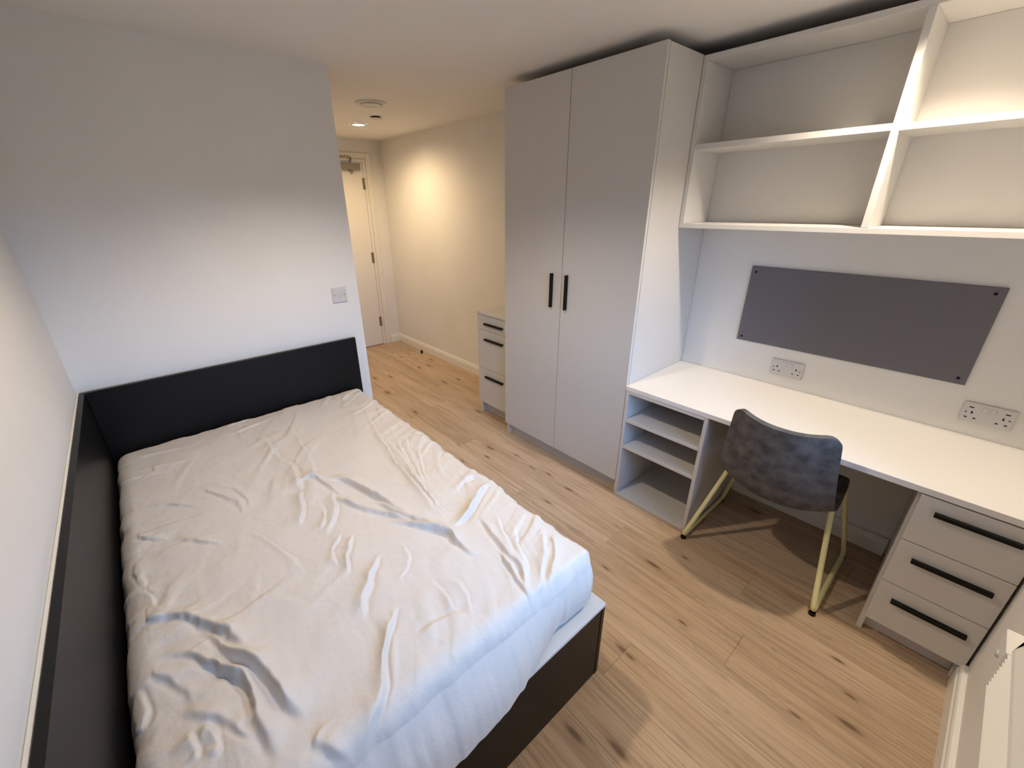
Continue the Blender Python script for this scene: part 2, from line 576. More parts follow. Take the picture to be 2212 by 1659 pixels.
# air valve and concealed sprinkler plate on the passage ceiling
t = empty('ceiling_air_valve', (1.893, 0.668, CEIL), 'round white air valve with a raised centre disc on the passage ceiling', 'air vent')
bm = bmesh.new()
add_lathe(bm, [(0.108, -0.0005), (0.106, -0.006), (0.098, -0.010), (0.078, -0.010), (0.074, -0.002)], 1.893, .668, CEIL)
mesh_obj('outer_ring', bm, M['plastic'], t, True)
bm = bmesh.new()
add_lathe(bm, [(0.0002, -0.002), (0.056, -0.002), (0.066, -0.008), (0.066, -0.013), (0.058, -0.0165), (0.0002, -0.017)], 1.893, .668, CEIL)
mesh_obj('centre_disc', bm, M['plastic'], t, True)
t = empty('sprinkler_cover_plate', (2.142, 1.105, CEIL), 'small round white cover plate between the air valve and the lit downlight', 'cover plate')
bm = bmesh.new()
add_lathe(bm, [(0.0002, -0.0145), (0.044, -0.0145), (0.047, -0.013), (0.047, -0.011), (0.0002, -0.011)], 2.142, 1.105, CEIL)
mesh_obj('plate', bm, M['plastic'], t, True)
bm = bmesh.new()
add_lathe(bm, [(0.036, -0.0005), (0.036, -0.0115)], 2.142, 1.105, CEIL, close=True)
mesh_obj('neck', bm, M['slot'], t)

# ------------------------------------------------------------------ handles and drawers
def bar_handle(parent, x, ya, yb, za, zb, stand=0.020):
    """flat black bar pull in front of a front at x (faces -x); runs between (ya,za) and (yb,zb)"""
    bm = bmesh.new()
    h = 0.0075
    xo = x - stand
    # folded profile: front lip standing on a deeper web
    if abs(zb - za) > abs(yb - ya):
        add_box(bm, xo, xo + .010, ya - h, ya + h, za, zb, 0.0008)
        add_box(bm, xo + .0095, x - .0004, ya - h + .003, ya + h - .003, za, zb)
    else:
        add_box(bm, xo, xo + .010, ya, yb, za - h, za + h, 0.0008)
        add_box(bm, xo + .0095, x - .0004, ya, yb, za - h + .003, za + h - .003)
    return mesh_obj('handle', bm, M['black'], parent)

# ------------------------------------------------------------------ wardrobe
LM, LE = M['laminate'], M['laminate_edge']
wd = empty('wardrobe', (2.51, -0.85, 0), 'tall white double-door wardrobe with black bar handles', 'wardrobe')
WZ = 2.230
WY0, WYM, WY1 = -0.354, -0.845, -1.3432
wxf = 2.2110
for ya, yb, hy in ((WY0, WYM + .0015, -0.776), (WYM - .0015, WY1, -0.889)):
    d = box('door', wxf, wxf + .018, ya, yb, 0.0925, WZ, LM, wd, 0.0012)
    bar_handle(d, wxf, hy, hy, 1.053, 1.252)
box('side_panel', wxf + .0215, XW - .004, WY1 + .018, WY1, 0.0, WZ - .002, LM, wd)
box('side_panel', wxf + .0215, XW - .004, WY0 - .018, WY0 - .0005, 0.0, WZ - .002, LM, wd)
box('top_panel', wxf + .0215, XW - .006, WY1 + .0185, WY0 - .0185, WZ - .020, WZ - .002, LM, wd)
box('bottom_panel', wxf + .0215, XW - .006, WY1 + .0185, WY0 - .0185, 0.094, 0.112, LM, wd)
box('back_panel', XW - .016, XW - .006, WY1 + .0185, WY0 - .0185, 0.113, WZ - .021, LM, wd)
box('plinth', wxf + .050, wxf + .068, WY1 + .0185, WY0 - .0185, 0.0, 0.0935, LM, wd)

# ------------------------------------------------------------------ passage chest of drawers
cs = empty('chest_of_drawers', (2.55, -0.13, 0), 'low white three-drawer chest standing beyond the wardrobe in the passage', 'chest of drawers')
cx = 2.300
CY0, CY1 = 0.072, -0.335
box('top', cx - .004, XW - .004, CY1, CY0 + .003, 0.849, 0.8690, LM, cs)
for z0, z1, hz in ((0.7315, 0.8445, 0.785), (0.4155, 0.7285, 0.661), (0.102, 0.4125, 0.347)):
    d = box('drawer', cx, cx + .018, CY1, CY0, z0, z1, LM, cs)
    bar_handle(d, cx, -0.235, -0.025, hz, hz, 0.020)
for ya, yb in ((CY0 - .001, CY0 - .019), (CY1 + .019, CY1 + .001)):
    box('side_panel', cx + .021, XW - .004, ya, yb, 0.0, 0.8485, LM, cs)
box('plinth', cx + .060, cx + .076, CY1 + .0195, CY0 - .0195, 0.0, 0.100, LM, cs)
box('back_panel', XW - .016, XW - .006, CY1 + .0195, CY0 - .0195, 0.101, 0.848, LM, cs)

# ------------------------------------------------------------------ desk: worktop, open cubby unit, drawer unit
DF = 2.2056
DT = 0.7145
tag(box('desk_worktop', DF, XW - .002, WY1 - .0012, YW + .003, DT - .025, DT, M['desk'], None, 0.0015),
    'long white desk worktop spanning from the wardrobe to the window wall', 'desk')
cb = empty('cubby_unit', (2.5, -1.57, 0), 'open white shelf cubby under the desk, beside the wardrobe', 'shelf unit')
KY0, KY1 = -1.3462, -1.792
kf = DF + .003
box('side_panel', kf, XW - .01, KY0, KY0 - .018, 0.0, DT - .0262, LM, cb)
box('side_panel', kf, XW - .01, KY1 + .018, KY1, 0.0, DT - .0262, LM, cb)
box('top_panel', kf, XW - .01, KY1 + .0182, KY0 - .0182, DT - .0442, DT - .0262, LM, cb)
for z in (0.518, 0.350):
    box('shelf', kf + .001, XW - .03, KY1 + .0182, KY0 - .0182, z - .018, z, LM, cb)
box('bottom_panel', kf, XW - .03, KY1 + .0182, KY0 - .0182, 0.0, 0.018, LM, cb)
box('back_panel', XW - .028, XW - .018, KY1 + .0182, KY0 - .0182, 0.0185, DT - .045, LM, cb)

du = empty('drawer_unit', (2.5, -2.67, 0), 'white three-drawer unit under the desk by the window wall', 'drawer unit')
GY0, GY1 = -2.5225, -2.814
for z0, z1, hz in ((0.4885, 0.6840, 0.633), (0.2865, 0.4855, 0.4235), (0.084, 0.2835, 0.2195)):
    d = box('drawer', DF, DF + .018, GY0 - .010, GY1, z0, z1, LM, du)
    bar_handle(d, DF, -2.7815, -2.580, hz, hz)
box('side_panel', DF + .0205, XW - .03, GY0, GY0 - .018, 0.0, DT - .0262, LM, du)
box('side_panel', DF + .0205, XW - .03, GY1 + .018, GY1, 0.0, DT - .0262, LM, du)
box('plinth', DF + .055, DF + .071, GY1 + .0182, GY0 - .0182, 0.0, 0.082, LM, du)
box('back_panel', XW - .045, XW - .033, GY1 + .0182, GY0 - .0182, 0.083, DT - .028, LM, du)

# ------------------------------------------------------------------ wall shelf unit
su = empty('wall_shelf_unit', (2.65, -2.08, 1.505), 'open white wall shelf unit with four large compartments above the desk', 'shelf unit')
SF, SBK = 2.517, 2.777
SY0, SYM0, SYM1, SY1 = WY1 - .0015, -2.0795, -2.1025, YW + .003
SZ0, SZ1 = 1.506, 2.2245
TH = 0.022
box('side_panel', SF, XW - .003, SY0, SY0 - TH, SZ0 + TH, SZ1 - TH, LE, su)
box('side_panel', SF, XW - .003, SY1 + TH, SY1, SZ0 + TH, SZ1 - TH, LE, su)
box('bottom_panel', SF, XW - .003, SY0, SY1, SZ0, SZ0 + TH - .0003, LE, su)
box('top_panel', SF, XW - .003, SY0, SY1, SZ1 - TH + .0003, SZ1, LE, su)
box('divider', SF, SBK - .0005, SYM0, SYM1, SZ0 + TH, SZ1 - TH, LE, su)
box('shelf', SF + .0006, SBK - .0005, SY0 - TH - .0003, SYM0 + .0003, 1.853, 1.853 + TH + .002, LE, su)
box('shelf', SF + .0006, SBK - .0005, SYM1 - .0003, SY1 + TH + .0003, 1.851, 1.851 + TH, LE, su)
for a, b_ in ((SY0 - TH - .001, (SYM0 + SYM1) / 2 + .0005), ((SYM0 + SYM1) / 2 - .0005, SY1 + TH + .001)):
    box('back_panel', SBK, SBK + .010, a, b_, SZ0 + TH + .0005, SZ1 - TH - .0005, LE, su, 0.0004)

# ------------------------------------------------------------------ pinboard
pb = empty('pinboard', (XW - .006, -2.08, 0.922), 'dark grey rectangular pinboard screwed to the wall above the desk', 'pinboard')
box('board', XW - .010, XW - .0005, -1.634, -2.5245, 0.922, 1.3176, M['pinboard'], pb, 0.0015)
for y, z in ((-1.657, 1.288), (-1.657, 0.944), (-2.497, 1.292), (-2.499, 0.947)):
    bm = bmesh.new()
    add_lathe(bm, [(0.0055, 0.0), (0.0055, -0.002), (0.0035, -0.0032), (0.0002, -0.0034)], XW - .0101, y, z, 14, 'x')
    mesh_obj('screw', bm, M['black'], pb, True)

# ------------------------------------------------------------------ sockets and switch
def socket(y0, y1, z0, z1, label, usb):
    t = empty('double_socket', (XW, (y0 + y1) / 2, (z0 + z1) / 2), label, 'socket', 'double wall sockets above the desk')
    xf = XW - .009
    plate = box('plate', xf, XW - .0005, y0, y1, z0, z1, M['plastic'], t, 0.004, 3)
    yc, zc = (y0 + y1) / 2, (z0 + z1) / 2
    for s in (1, -1):                        # rockers, pins, screws for the two outlets
        if usb:
            rz, ry = zc + .020, yc + s * .0115
        else:
            rz, ry = zc + .021, yc + s * .0125
        r_ = bmesh.new()
        add_box(r_, xf - .0028, xf - .0002, ry - .0085, ry + .0085, rz - .0125, rz + .0105, 0.001)
        mesh_obj('rocker_switch', r_, M['plastic'], t)
        oy = yc + s * .0435
        oz = zc - .008 if not usb else zc - .012
        bm = bmesh.new(); add_box(bm, xf - .0006, xf + .001, oy - .0026, oy + .0026, oz + .007, oz + .0175)
        mesh_obj('pin_slot', bm, M['slot'], t)
        for q in (-1, 1):
            bm = bmesh.new(); add_box(bm, xf - .0006, xf + .001, oy + q * .0125 - .0042, oy + q * .0125 + .0042, oz - .0135, oz - .0085)
            mesh_obj('pin_slot', bm, M['slot'], t)
        bm = bmesh.new()
        add_lathe(bm, [(0.0036, 0.0), (0.0036, -0.0008), (0.0002, -0.0009)], xf, yc + s * .0605, zc - .001, 14, 'x')
        mesh_obj('screw', bm, M['slot_grey'], t)
        if usb:
            bm = bmesh.new(); add_box(bm, xf - .0006, xf + .001, yc + s * .050 - .0068, yc + s * .050 + .0068, zc + .0195, zc + .0242)
            mesh_obj('usb_port', bm, M['slot'], t)
    return t
socket(-1.8307, -1.9767, 0.774, 0.860, 'white double wall socket without ports, below the left part of the pinboard', False)
socket(-2.5473, -2.6933, 0.7755, 0.8600, 'white double wall socket with two USB ports, right of the pinboard', True)

sw = empty('light_switch', (1.2215, 0.0, 1.151), 'white square light switch on the wall above the headboard', 'light switch')
box('plate', 1.1785, 1.2645, -.009, -.0005, 1.108, 1.194, M['plastic'], sw, 0.004, 3)
box('rocker_switch', 1.2115, 1.2315, -.0118, -.0092, 1.137, 1.163, M['plastic'], sw, 0.001)
for x in (1.1925, 1.2505):
    bm = bmesh.new()
    add_lathe(bm, [(0.003, 0.0), (0.003, -0.0006), (0.0002, -0.0007)], x, -.0092, 1.151, 12, 'y')
    mesh_obj('screw', bm, M['slot_grey'], sw)

# ------------------------------------------------------------------ door stop on the passage floor
ds = empty('door_stop', (2.738, 1.731, 0), 'small black rubber door stop on the passage floor', 'door stop')
bm = bmesh.new()
add_lathe(bm, [(0.0002, 0.0), (0.016, 0.0), (0.016, 0.004), (0.013, 0.006), (0.0125, 0.022), (0.0145, 0.026), (0.0145, 0.031), (0.010, 0.036), (0.0002, 0.037)], 2.738, 1.731, 0.0, 20)
mesh_obj('buffer', bm, M['rubber'], ds, True)

# ------------------------------------------------------------------ bed frame
BX1, BY1, BZ = 1.262, -1.933, 0.361
bd = empty('bed_frame', (0.63, -1.0, 0), 'charcoal bed frame with tall headboard and side panel against the white walls', 'bed')
DK = M['bed_dark']
box('headboard', 0.0305, BX1, -0.048, -0.026, 0.0, 0.8925, DK, bd, 0.0012)
box('wall_side_panel', 0.0115, 0.0295, -0.026, BY1, 0.0, 0.8925, DK, bd, 0.0012)
box('side_rail', BX1 - .018, BX1, -0.049, BY1, 0.0, BZ - .0155, DK, bd, 0.0015)
box('foot_panel', 0.0305, BX1 - .0200, BY1 + .0195, BY1 + .0015, 0.0, BZ - .0155, DK, bd, 0.0012)
box('platform', 0.0305, BX1 + .001, -0.0495, BY1 - .001, BZ - .015, BZ, M['laminate_edge'], bd, 0.0012)
struct(box('trim_1', 0.0005, 0.0105, -0.004, BY1, 0.8600, 0.8880, M['skirting'], None, 0.002), 'narrow white bead between the wall and the bed side panel')

# ------------------------------------------------------------------ mattress with its crumpled fitted sheet
WRINKLES = [
    ([(0.735, -0.293), (0.718, -0.606), (0.692, -0.803), (0.669, -0.91)], 6, 10, 1),
    ([(0.602, -0.247), (0.598, -0.594), (0.622, -0.755), (0.604, -0.894), (0.597, -0.946)], 8, 16, 1),
    ([(0.587, -0.938), (0.614, -0.874), (0.67, -0.885), (0.691, -0.946), (0.699, -1.01), (0.724, -1.082)], 12, 11, -1),
    ([(0.701, -0.93), (0.751, -0.966), (0.79, -1.058), (0.811, -1.162), (0.846, -1.272), (0.87, -1.372)], 13, 12, -1),
    ([(0.689, -1.069), (0.713, -1.141), (0.756, -1.224), (0.807, -1.306), (0.856, -1.366)], 13, 11, -1),
    ([(0.793, -1.201), (0.823, -1.287), (0.855, -1.365), (0.917, -1.497)], 8, 9, -1),
    ([(0.765, -1.308), (0.822, -1.377), (0.873, -1.45), (0.911, -1.516), (0.912, -1.557), (0.917, -1.622), (0.953, -1.689)], 14, 13, -1),
    ([(1.116, -0.394), (1.042, -0.709), (0.997, -0.948), (0.97, -1.142), (0.946, -1.336), (0.94, -1.475)], 7, 9, 1),
    ([(1.052, -0.668), (1.033, -0.945), (0.991, -1.148), (0.967, -1.326), (0.955, -1.453)], 6, 8, 1),
    ([(1.135, -0.651), (1.066, -0.899), (1.012, -1.1), (0.98, -1.258), (0.968, -1.38)], 6, 8, 1),
    ([(1.139, -0.79), (1.078, -0.963), (1.024, -1.133), (0.996, -1.216)], 5, 8, 1),
    ([(1.141, -0.939), (1.065, -1.077), (1.018, -1.215)], 5, 8, 1),
    ([(1.201, -1.385), (1.144, -1.402), (1.058, -1.459), (0.997, -1.489), (0.939, -1.496)], 13, 13, 1),
    ([(1.064, -1.344), (1.116, -1.318), (1.182, -1.309), (1.203, -1.383)], 7, 12, -1),
    ([(0.692, -1.03), (0.659, -1.132), (0.589, -1.253)], 6, 10, 1),
    ([(0.597, -0.946), (0.571, -1.048), (0.538, -1.143)], 6, 10, 1),
    ([(0.635, -1.051), (0.615, -1.154), (0.583, -1.219)], 4, 8, 1),
    ([(0.653, -1.298), (0.605, -1.385), (0.572, -1.463)], 6, 9, 1),
    ([(0.632, -1.262), (0.581, -1.33), (0.561, -1.413)], 4, 8, 1),
    ([(0.696, -1.446), (0.635, -1.502), (0.578, -1.576), (0.54, -1.637)], 8, 11, 1),
    ([(0.639, -1.639), (0.565, -1.733), (0.503, -1.821), (0.452, -1.865), (0.407, -1.907)], 10, 12, 1),
    ([(0.763, -1.462), (0.745, -1.538), (0.679, -1.585)], 3, 9, 1),
    ([(0.956, -1.858), (1.0, -1.771), (1.019, -1.634), (1.046, -1.5)], 7, 10, 1),
    ([(0.947, -1.895), (0.961, -1.81), (0.976, -1.75), (0.998, -1.682)], 6, 9, 1),
    ([(1.179, -1.7), (1.074, -1.808), (0.962, -1.893)], 6, 10, 1),
    ([(1.108, -1.619), (1.051, -1.715), (0.994, -1.816)], 5, 9, 1),
    ([(1.096, -1.544), (1.053, -1.632), (1.012, -1.734)], 5, 9, 1),
    ([(1.178, -1.742), (1.113, -1.822), (1.004, -1.892)], 5, 10, -1),
    ([(0.049, -1.234), (0.105, -1.245), (0.178, -1.293), (0.226, -1.364), (0.277, -1.459), (0.312, -1.548)], 14, 22, -1),
    ([(0.206, -1.371), (0.261, -1.498), (0.301, -1.594), (0.327, -1.692), (0.353, -1.784)], 17, 17, -1),
    ([(0.112, -1.374), (0.191, -1.454), (0.235, -1.537), (0.265, -1.61), (0.273, -1.71), (0.277, -1.773), (0.286, -1.838)], 16, 16, -1),
    ([(0.073, -1.401), (0.143, -1.489), (0.168, -1.574)], 5, 12, -1),
    ([(0.146, -1.578), (0.185, -1.625), (0.226, -1.682), (0.263, -1.751)], 7, 13, -1),
    ([(0.142, -1.631), (0.152, -1.682), (0.155, -1.717)], 6, 11, 1),
    ([(0.167, -1.634), (0.192, -1.695), (0.181, -1.728)], 6, 11, 1),
    ([(0.341, -1.819), (0.358, -1.853), (0.402, -1.895)], 6, 14, -1),
    ([(0.3, -0.653), (0.385, -0.805), (0.409, -0.942)], 5, 12, -1),
    ([(0.338, -0.655), (0.41, -0.758), (0.435, -0.928)], 4, 10, -1),
    ([(0.122, -0.635), (0.204, -0.689), (0.282, -0.789)], 4, 12, -1),
    ([(0.077, -0.803), (0.123, -0.853), (0.179, -0.904)], 5, 11, -1),
    ([(0.195, -0.922), (0.254, -0.987), (0.31, -1.059)], 4, 11, -1),
    ([(0.104, -0.406), (0.168, -0.375), (0.177, -0.313)], 3, 10, 1),
    ([(0.395, -1.053), (0.443, -1.209), (0.481, -1.367)], 4, 9, 1),
    ([(0.351, -1.363), (0.407, -1.433), (0.452, -1.531)], 3, 16, 1),
    ([(0.629, -1.774), (0.714, -1.778), (0.77, -1.808)], 4, 16, 1),
    ([(0.512, -1.89), (0.506, -1.922), (0.507, -1.94)], 3, 12, 1),
    ([(0.761, -1.635), (0.755, -1.717), (0.746, -1.787)], 3, 10, 1),
    ([(0.802, -1.648), (0.805, -1.739), (0.779, -1.816)], 3, 10, 1),
    ([(0.116, -1.158), (0.089, -1.047), (0.088, -0.949)], 4, 9, 1),
    ([(0.127, -1.228), (0.097, -1.12), (0.09, -1.025)], 4, 9, -1),
    ([(0.063, -1.434), (0.076, -1.524), (0.066, -1.552)], 6, 10, 1),
]

rng = np.random.default_rng(11)
_perm = rng.random((256, 256))
def vnoise(x, y):
    """smooth value noise in [-1, 1]"""
    xi, yi = np.floor(x).astype(int), np.floor(y).astype(int)
    fx, fy = x - xi, y - yi
    fx = fx * fx * fx * (fx * (fx * 6 - 15) + 10)
    fy = fy * fy * fy * (fy * (fy * 6 - 15) + 10)
    g = lambda a, b: _perm[a % 256, b % 256]
    return 2 * ((g(xi, yi) * (1 - fx) + g(xi + 1, yi) * fx) * (1 - fy) + (g(xi, yi + 1) * (1 - fx) + g(xi + 1, yi + 1) * fx) * fy) - 1
def smooth(a, b, v):
    t = np.clip((v - a) / (b - a), 0, 1)
    return t * t * (3 - 2 * t)

MX0, MX1, MY0, MY1 = 0.040, 1.238, -0.056, -1.893      # outer faces of the mattress
MZ0, MZ1 = BZ + 0.001, 0.585
RAD = 0.058
def bezier_chain(pts, n=10):
    """Catmull-Rom through the points"""
    P = np.array([pts[0]] + list(pts) + [pts[-1]], float)
    out = []
    for i in range(1, len(P) - 2):
        for t in np.linspace(0, 1, n, endpoint=False):
            a, b, c, d = P[i - 1], P[i], P[i + 1], P[i + 2]
            out.append(0.5 * ((2 * b) + (-a + c) * t + (2 * a - 5 * b + 4 * c - d) * t * t + (-a + 3 * b - 3 * c + d) * t ** 3))
    out.append(P[-2])
    return np.array(out)

def wrinkle_height(X, Y):
    H = np.zeros_like(X)
    # a little waviness of the lines themselves
    jx = 0.006 * vnoise(X * 14, Y * 14) + 0.003 * vnoise(X * 41 + 7, Y * 41)
    jy = 0.006 * vnoise(X * 14 + 31, Y * 14 + 5) + 0.003 * vnoise(X * 41 + 3, Y * 41 + 9)
    Xj, Yj = X + jx, Y + jy
    for pts, h, w, side in WRINKLES:
        C = bezier_chain(pts)
        w_ = w * 0.00088
        m = 7 * w_
        sel = (Xj > C[:, 0].min() - m) & (Xj < C[:, 0].max() + m) & (Yj > C[:, 1].min() - m) & (Yj < C[:, 1].max() + m)
        if not sel.any():
            continue
        px, py = Xj[sel], Yj[sel]
        best = np.full(px.shape, 1e9); sd = np.zeros(px.shape); tt = np.zeros(px.shape)
        n = len(C) - 1
        for i in range(n):
            ax, ay = C[i]; bx, by = C[i + 1]
            dx, dy = bx - ax, by - ay
            l2 = dx * dx + dy * dy + 1e-12
            t = np.clip(((px - ax) * dx + (py - ay) * dy) / l2, 0, 1)
            ex, ey = px - (ax + t * dx), py - (ay + t * dy)
            d2 = ex * ex + ey * ey
            cr = dx * ey - dy * ex
            k = d2 < best
            best = np.where(k, d2, best); sd = np.where(k, np.sign(cr), sd); tt = np.where(k, (i + t) / n, tt)
        d = np.sqrt(best) * sd * side
        taper = smooth(0.0, 0.28, np.minimum(tt, 1 - tt)) * (0.80 + 0.35 * vnoise(tt * 5 + h, tt * 0 + w))
        wv = w_ * (1.0 + 0.35 * vnoise(tt * 4 + 3 * w, tt * 0 + h))
        steep = np.exp(-(np.abs(d) / (0.62 * wv)) ** 2) - 0.42 * np.exp(-((d - 1.25 * wv) / (0.65 * wv)) ** 2)
        gentle = np.exp(-(np.abs(d) / (1.9 * wv)) ** 1.35)
        H[sel] += 0.0018 * h * taper * np.where(d > 0, steep, gentle)
    return H

NA, NB, DROP = 440, 640, 0.205
a = np.linspace(MX0 + RAD - (RAD * math.pi / 2 + DROP - RAD), MX1 - RAD + (RAD * math.pi / 2 + DROP - RAD), NA)
b = np.linspace(MY1 + RAD - (RAD * math.pi / 2 + DROP - RAD), MY0 - RAD + (RAD * math.pi / 2 + DROP - RAD), NB)
A, B = np.meshgrid(a, b, indexing='ij')
ix = np.clip(A, MX0 + RAD, MX1 - RAD); iy = np.clip(B, MY1 + RAD, MY0 - RAD)
ex, ey = A - ix, B - iy
D = np.maximum(np.abs(ex), np.abs(ey))
nrm = np.sqrt(ex * ex + ey * ey) + 1e-9
ux, uy = ex / nrm, ey / nrm
ang = np.clip(D / RAD, 0, math.pi / 2)
down = np.clip(D - RAD * math.pi / 2, 0, None)
outw = RAD * np.sin(ang)
# slight outward bulge of the side walls, tucked back in at the hem
Hs = MZ1 - RAD - MZ0
bul = 0.012 * np.sin(np.clip(down / max(Hs, 1e-6), 0, 1) * math.pi)
X = ix + ux * (outw + bul); Y = iy + uy * (outw + bul)
Z = MZ1 - RAD + RAD * np.cos(ang) - down
Nx, Ny, Nz = ux * np.sin(ang), uy * np.sin(ang), np.cos(ang)
# soft crown, slightly sunken right head corner
Z += 0.014 * Nz * np.clip(1 - ((X - .62) / .62) ** 2, 0, 1) * np.clip(1 - (np.abs(Y + .97) / .95) ** 4, 0, 1)
top = smooth(0.2, 0.9, Nz)
disp = wrinkle_height(X, Y) * (0.25 + 0.75 * top)
# crease along the edge of the foot end
disp += 0.006 * np.exp(-((Y - (MY1 + .030)) / .013) ** 2) * smooth(0.75, 1.0, X) * smooth(0.3, .6, Nz)
# broad softness and fine crumple
disp += top * (0.0035 * vnoise(X * 5 + 3, Y * 4) + 0.0016 * vnoise(X * 17, Y * 13 + 5) + 0.0007 * vnoise(X * 48, Y * 40))
crum = smooth(-0.35, 0.5, vnoise(X * 3.1 + 20, Y * 3.1 + 4))
for ang_, fa, fb, am, sd_ in ((1.15, 26, 3.6, 0.0052, 3), (0.35, 30, 4.2, 0.0040, 17), (2.3, 34, 5.0, 0.0036, 29), (1.6, 60, 8.0, 0.0022, 41)):
    ca, sa = math.cos(ang_), math.sin(ang_)
    wx = 0.05 * vnoise(X * 4 + sd_, Y * 4) + X
    wy = 0.05 * vnoise(X * 4 + sd_ + 7, Y * 4 + 3) + Y
    al, ac = wx * ca + wy * sa, -wx * sa + wy * ca
    rg = np.clip(vnoise(ac * fa + sd_, al * fb), 0, 1)
    pm = smooth(-0.1, 0.55, vnoise(X * 3.4 + sd_ * 2.3, Y * 3.4 + sd_))
    disp += top * pm * (0.35 + .65 * crum) * 1.6 * am * rg ** 1.5
# gathers down the sides: strongest on the aisle side
side = 1 - smooth(0.05, 0.95, Nz)
per = np.where(np.abs(ux) > np.abs(uy), Y, X)
amp = np.where(ux > 0.5, 0.0110, np.where(uy < -0.5, 0.0042, 0.006))
gather = vnoise(per * 21 + 1.5 * vnoise(per * 5, D * 3), D * 3.0 + 11) + 0.5 * vnoise(per * 47, D * 5 + 3)
edge = np.clip(D / (RAD * 1.2), 0, 1)
disp += amp * gather * edge * (0.35 + 0.65 * side)
# fan of gathers running from the aisle edge into the top
fan = smooth(0.30, 0.0, MX1 - X) * top
disp += fan * 0.0095 * np.clip(vnoise((Y - .55 * (X - MX1)) * 34 + 3 + 1.2 * vnoise(X * 5, Y * 5), X * 4.5), 0, 1) ** 1.3
# pulls running in from the wall side and the foot
pull = smooth(0.42, 0.02, X - MX0) * top
disp += pull * 0.0075 * np.clip(vnoise((Y + .25 * X) * 27 + 1.3 * vnoise(X * 4 + 2, Y * 4), X * 4.0 + 7), 0, 1) ** 1.3
pull = smooth(0.40, 0.02, Y - MY1) * top
disp += pull * 0.0065 * np.clip(vnoise((X - .35 * (Y - MY1)) * 25 + 1.3 * vnoise(X * 4 + 8, Y * 4), Y * 3.5 + 2), 0, 1) ** 1.3
# keep the sheet inside the frame on wall and headboard sides
disp = np.where((ux < -0.3) | (uy > 0.3), np.minimum(disp, 0.004), disp)
X += Nx * disp; Y += Ny * disp; Z += Nz * disp
# foot end: the hem slips over the edge of the base and hangs lower towards the wall side
foot = smooth(-0.5, -0.95, uy) * np.clip(down / max(Hs, 1e-6), 0, 1.2)
wgt = smooth(1.06, 0.80, X)
Y -= foot * wgt * 0.072
Z -= foot * wgt * (0.004 + 0.055 * smooth(0.95, 0.55, X)) * smooth(0.5, 1.0, down / Hs)
lim = ((Y < BY1 - .004) & (wgt > .2))
Z = np.where(lim, Z, np.maximum(Z, MZ0 + 0.0015))
over = (Z < MZ0 + .004) & (Y < BY1 + .03) & (Y > BY1 - .006) & (wgt > .05) & (uy < -.5)
Y = np.where(over, BY1 - .006, Y)
verts = np.stack([X, Y, Z], -1).reshape(-1, 3)
idx = np.arange(NA * NB).reshape(NA, NB)
q = np.stack([idx[:-1, :-1], idx[1:, :-1], idx[1:, 1:], idx[:-1, 1:]], -1).reshape(-1, 4)
me = bpy.data.meshes.new('fitted_sheet')
me.vertices.add(len(verts)); me.vertices.foreach_set('co', verts.astype(np.float32).ravel())
me.loops.add(q.size); me.loops.foreach_set('vertex_index', q.astype(np.int32).ravel())
me.polygons.add(len(q)); me.polygons.foreach_set('loop_start', (np.arange(len(q)) * 4).astype(np.int32))
me.polygons.foreach_set('use_smooth', np.ones(len(q), bool))
me.update(calc_edges=True); me.validate()
me.materials.append(M['sheet'])
mt = empty('mattress', (0.64, -0.97, MZ0), 'mattress in a crumpled off-white fitted sheet on the charcoal bed frame', 'mattress')
sh = bpy.data.objects.new('fitted_sheet', me); COL.objects.link(sh); sh.parent = mt
sh.matrix_parent_inverse = Matrix.Translation(-mt.location)
box('core', MX0 + .03, MX1 - .03, MY1 + .03, MY0 - .03, MZ0 + .002, MZ1 - .045, M['sheet'], mt, 0.04, 4)

# ------------------------------------------------------------------ chair
ch = empty('desk_chair', (2.36, -2.10, 0), 'charcoal faux-suede bucket chair with pale yellow sled legs, tucked under the desk', 'chair')
CYC = -2.108
prof = [(2.070, 0.816), (2.079, 0.778), (2.093, 0.704), (2.110, 0.624), (2.130, 0.545), (2.155, 0.474), (2.194, 0.425), (2.254, 0.410),
        (2.335, 0.420), (2.420, 0.436), (2.500, 0.446), (2.555, 0.448), (2.590, 0.438)]
hw = [0.176, 0.184, 0.193, 0.203, 0.213, 0.220, 0.223, 0.223, 0.222, 0.220, 0.216, 0.208, 0.200]
NS, NT = 72, 40
PP = bezier_chain(prof, 12); HW = bezier_chain([(h, 0) for h in hw], 12)[:, 0]
sp = np.linspace(0, len(PP) - 1, NS)
px_ = np.interp(sp, np.arange(len(PP)), PP[:, 0]); pz_ = np.interp(sp, np.arange(len(PP)), PP[:, 1]); hw_ = np.interp(sp, np.arange(len(PP)), HW)
arc = np.concatenate([[0], np.cumsum(np.hypot(np.diff(px_), np.diff(pz_)))])
bm = bmesh.new()
rows = []
CR = 0.038                                   # corner radius of the back and of the seat front
for i in range(NS):
    s = i / (NS - 1)
    w = hw_[i]
    e_ = min(arc[i], arc[-1] - arc[i])
    if e_ < CR:
        w = w - CR + math.sqrt(max(0.0, CR * CR - (CR - e_) ** 2))
        w = max(w, hw_[i] - CR)
    row = []
    for k in range(NT):
        t = -1 + 2 * k / (NT - 1)
        wing = abs(t * w / hw_[i]) ** 2.2
        fwd = 0.056 if s < 0.48 else 0.056 * max(0.0, 1 - (s - .48) / .16)
        lift = math.exp(-((s - 0.57) / 0.15) ** 2)
        row.append(bm.verts.new((px_[i] + fwd * wing, CYC + w * t, pz_[i] + 0.066 * lift * wing + 0.024 * max(0.0, 1 - s / .35) * wing)))
    rows.append(row)
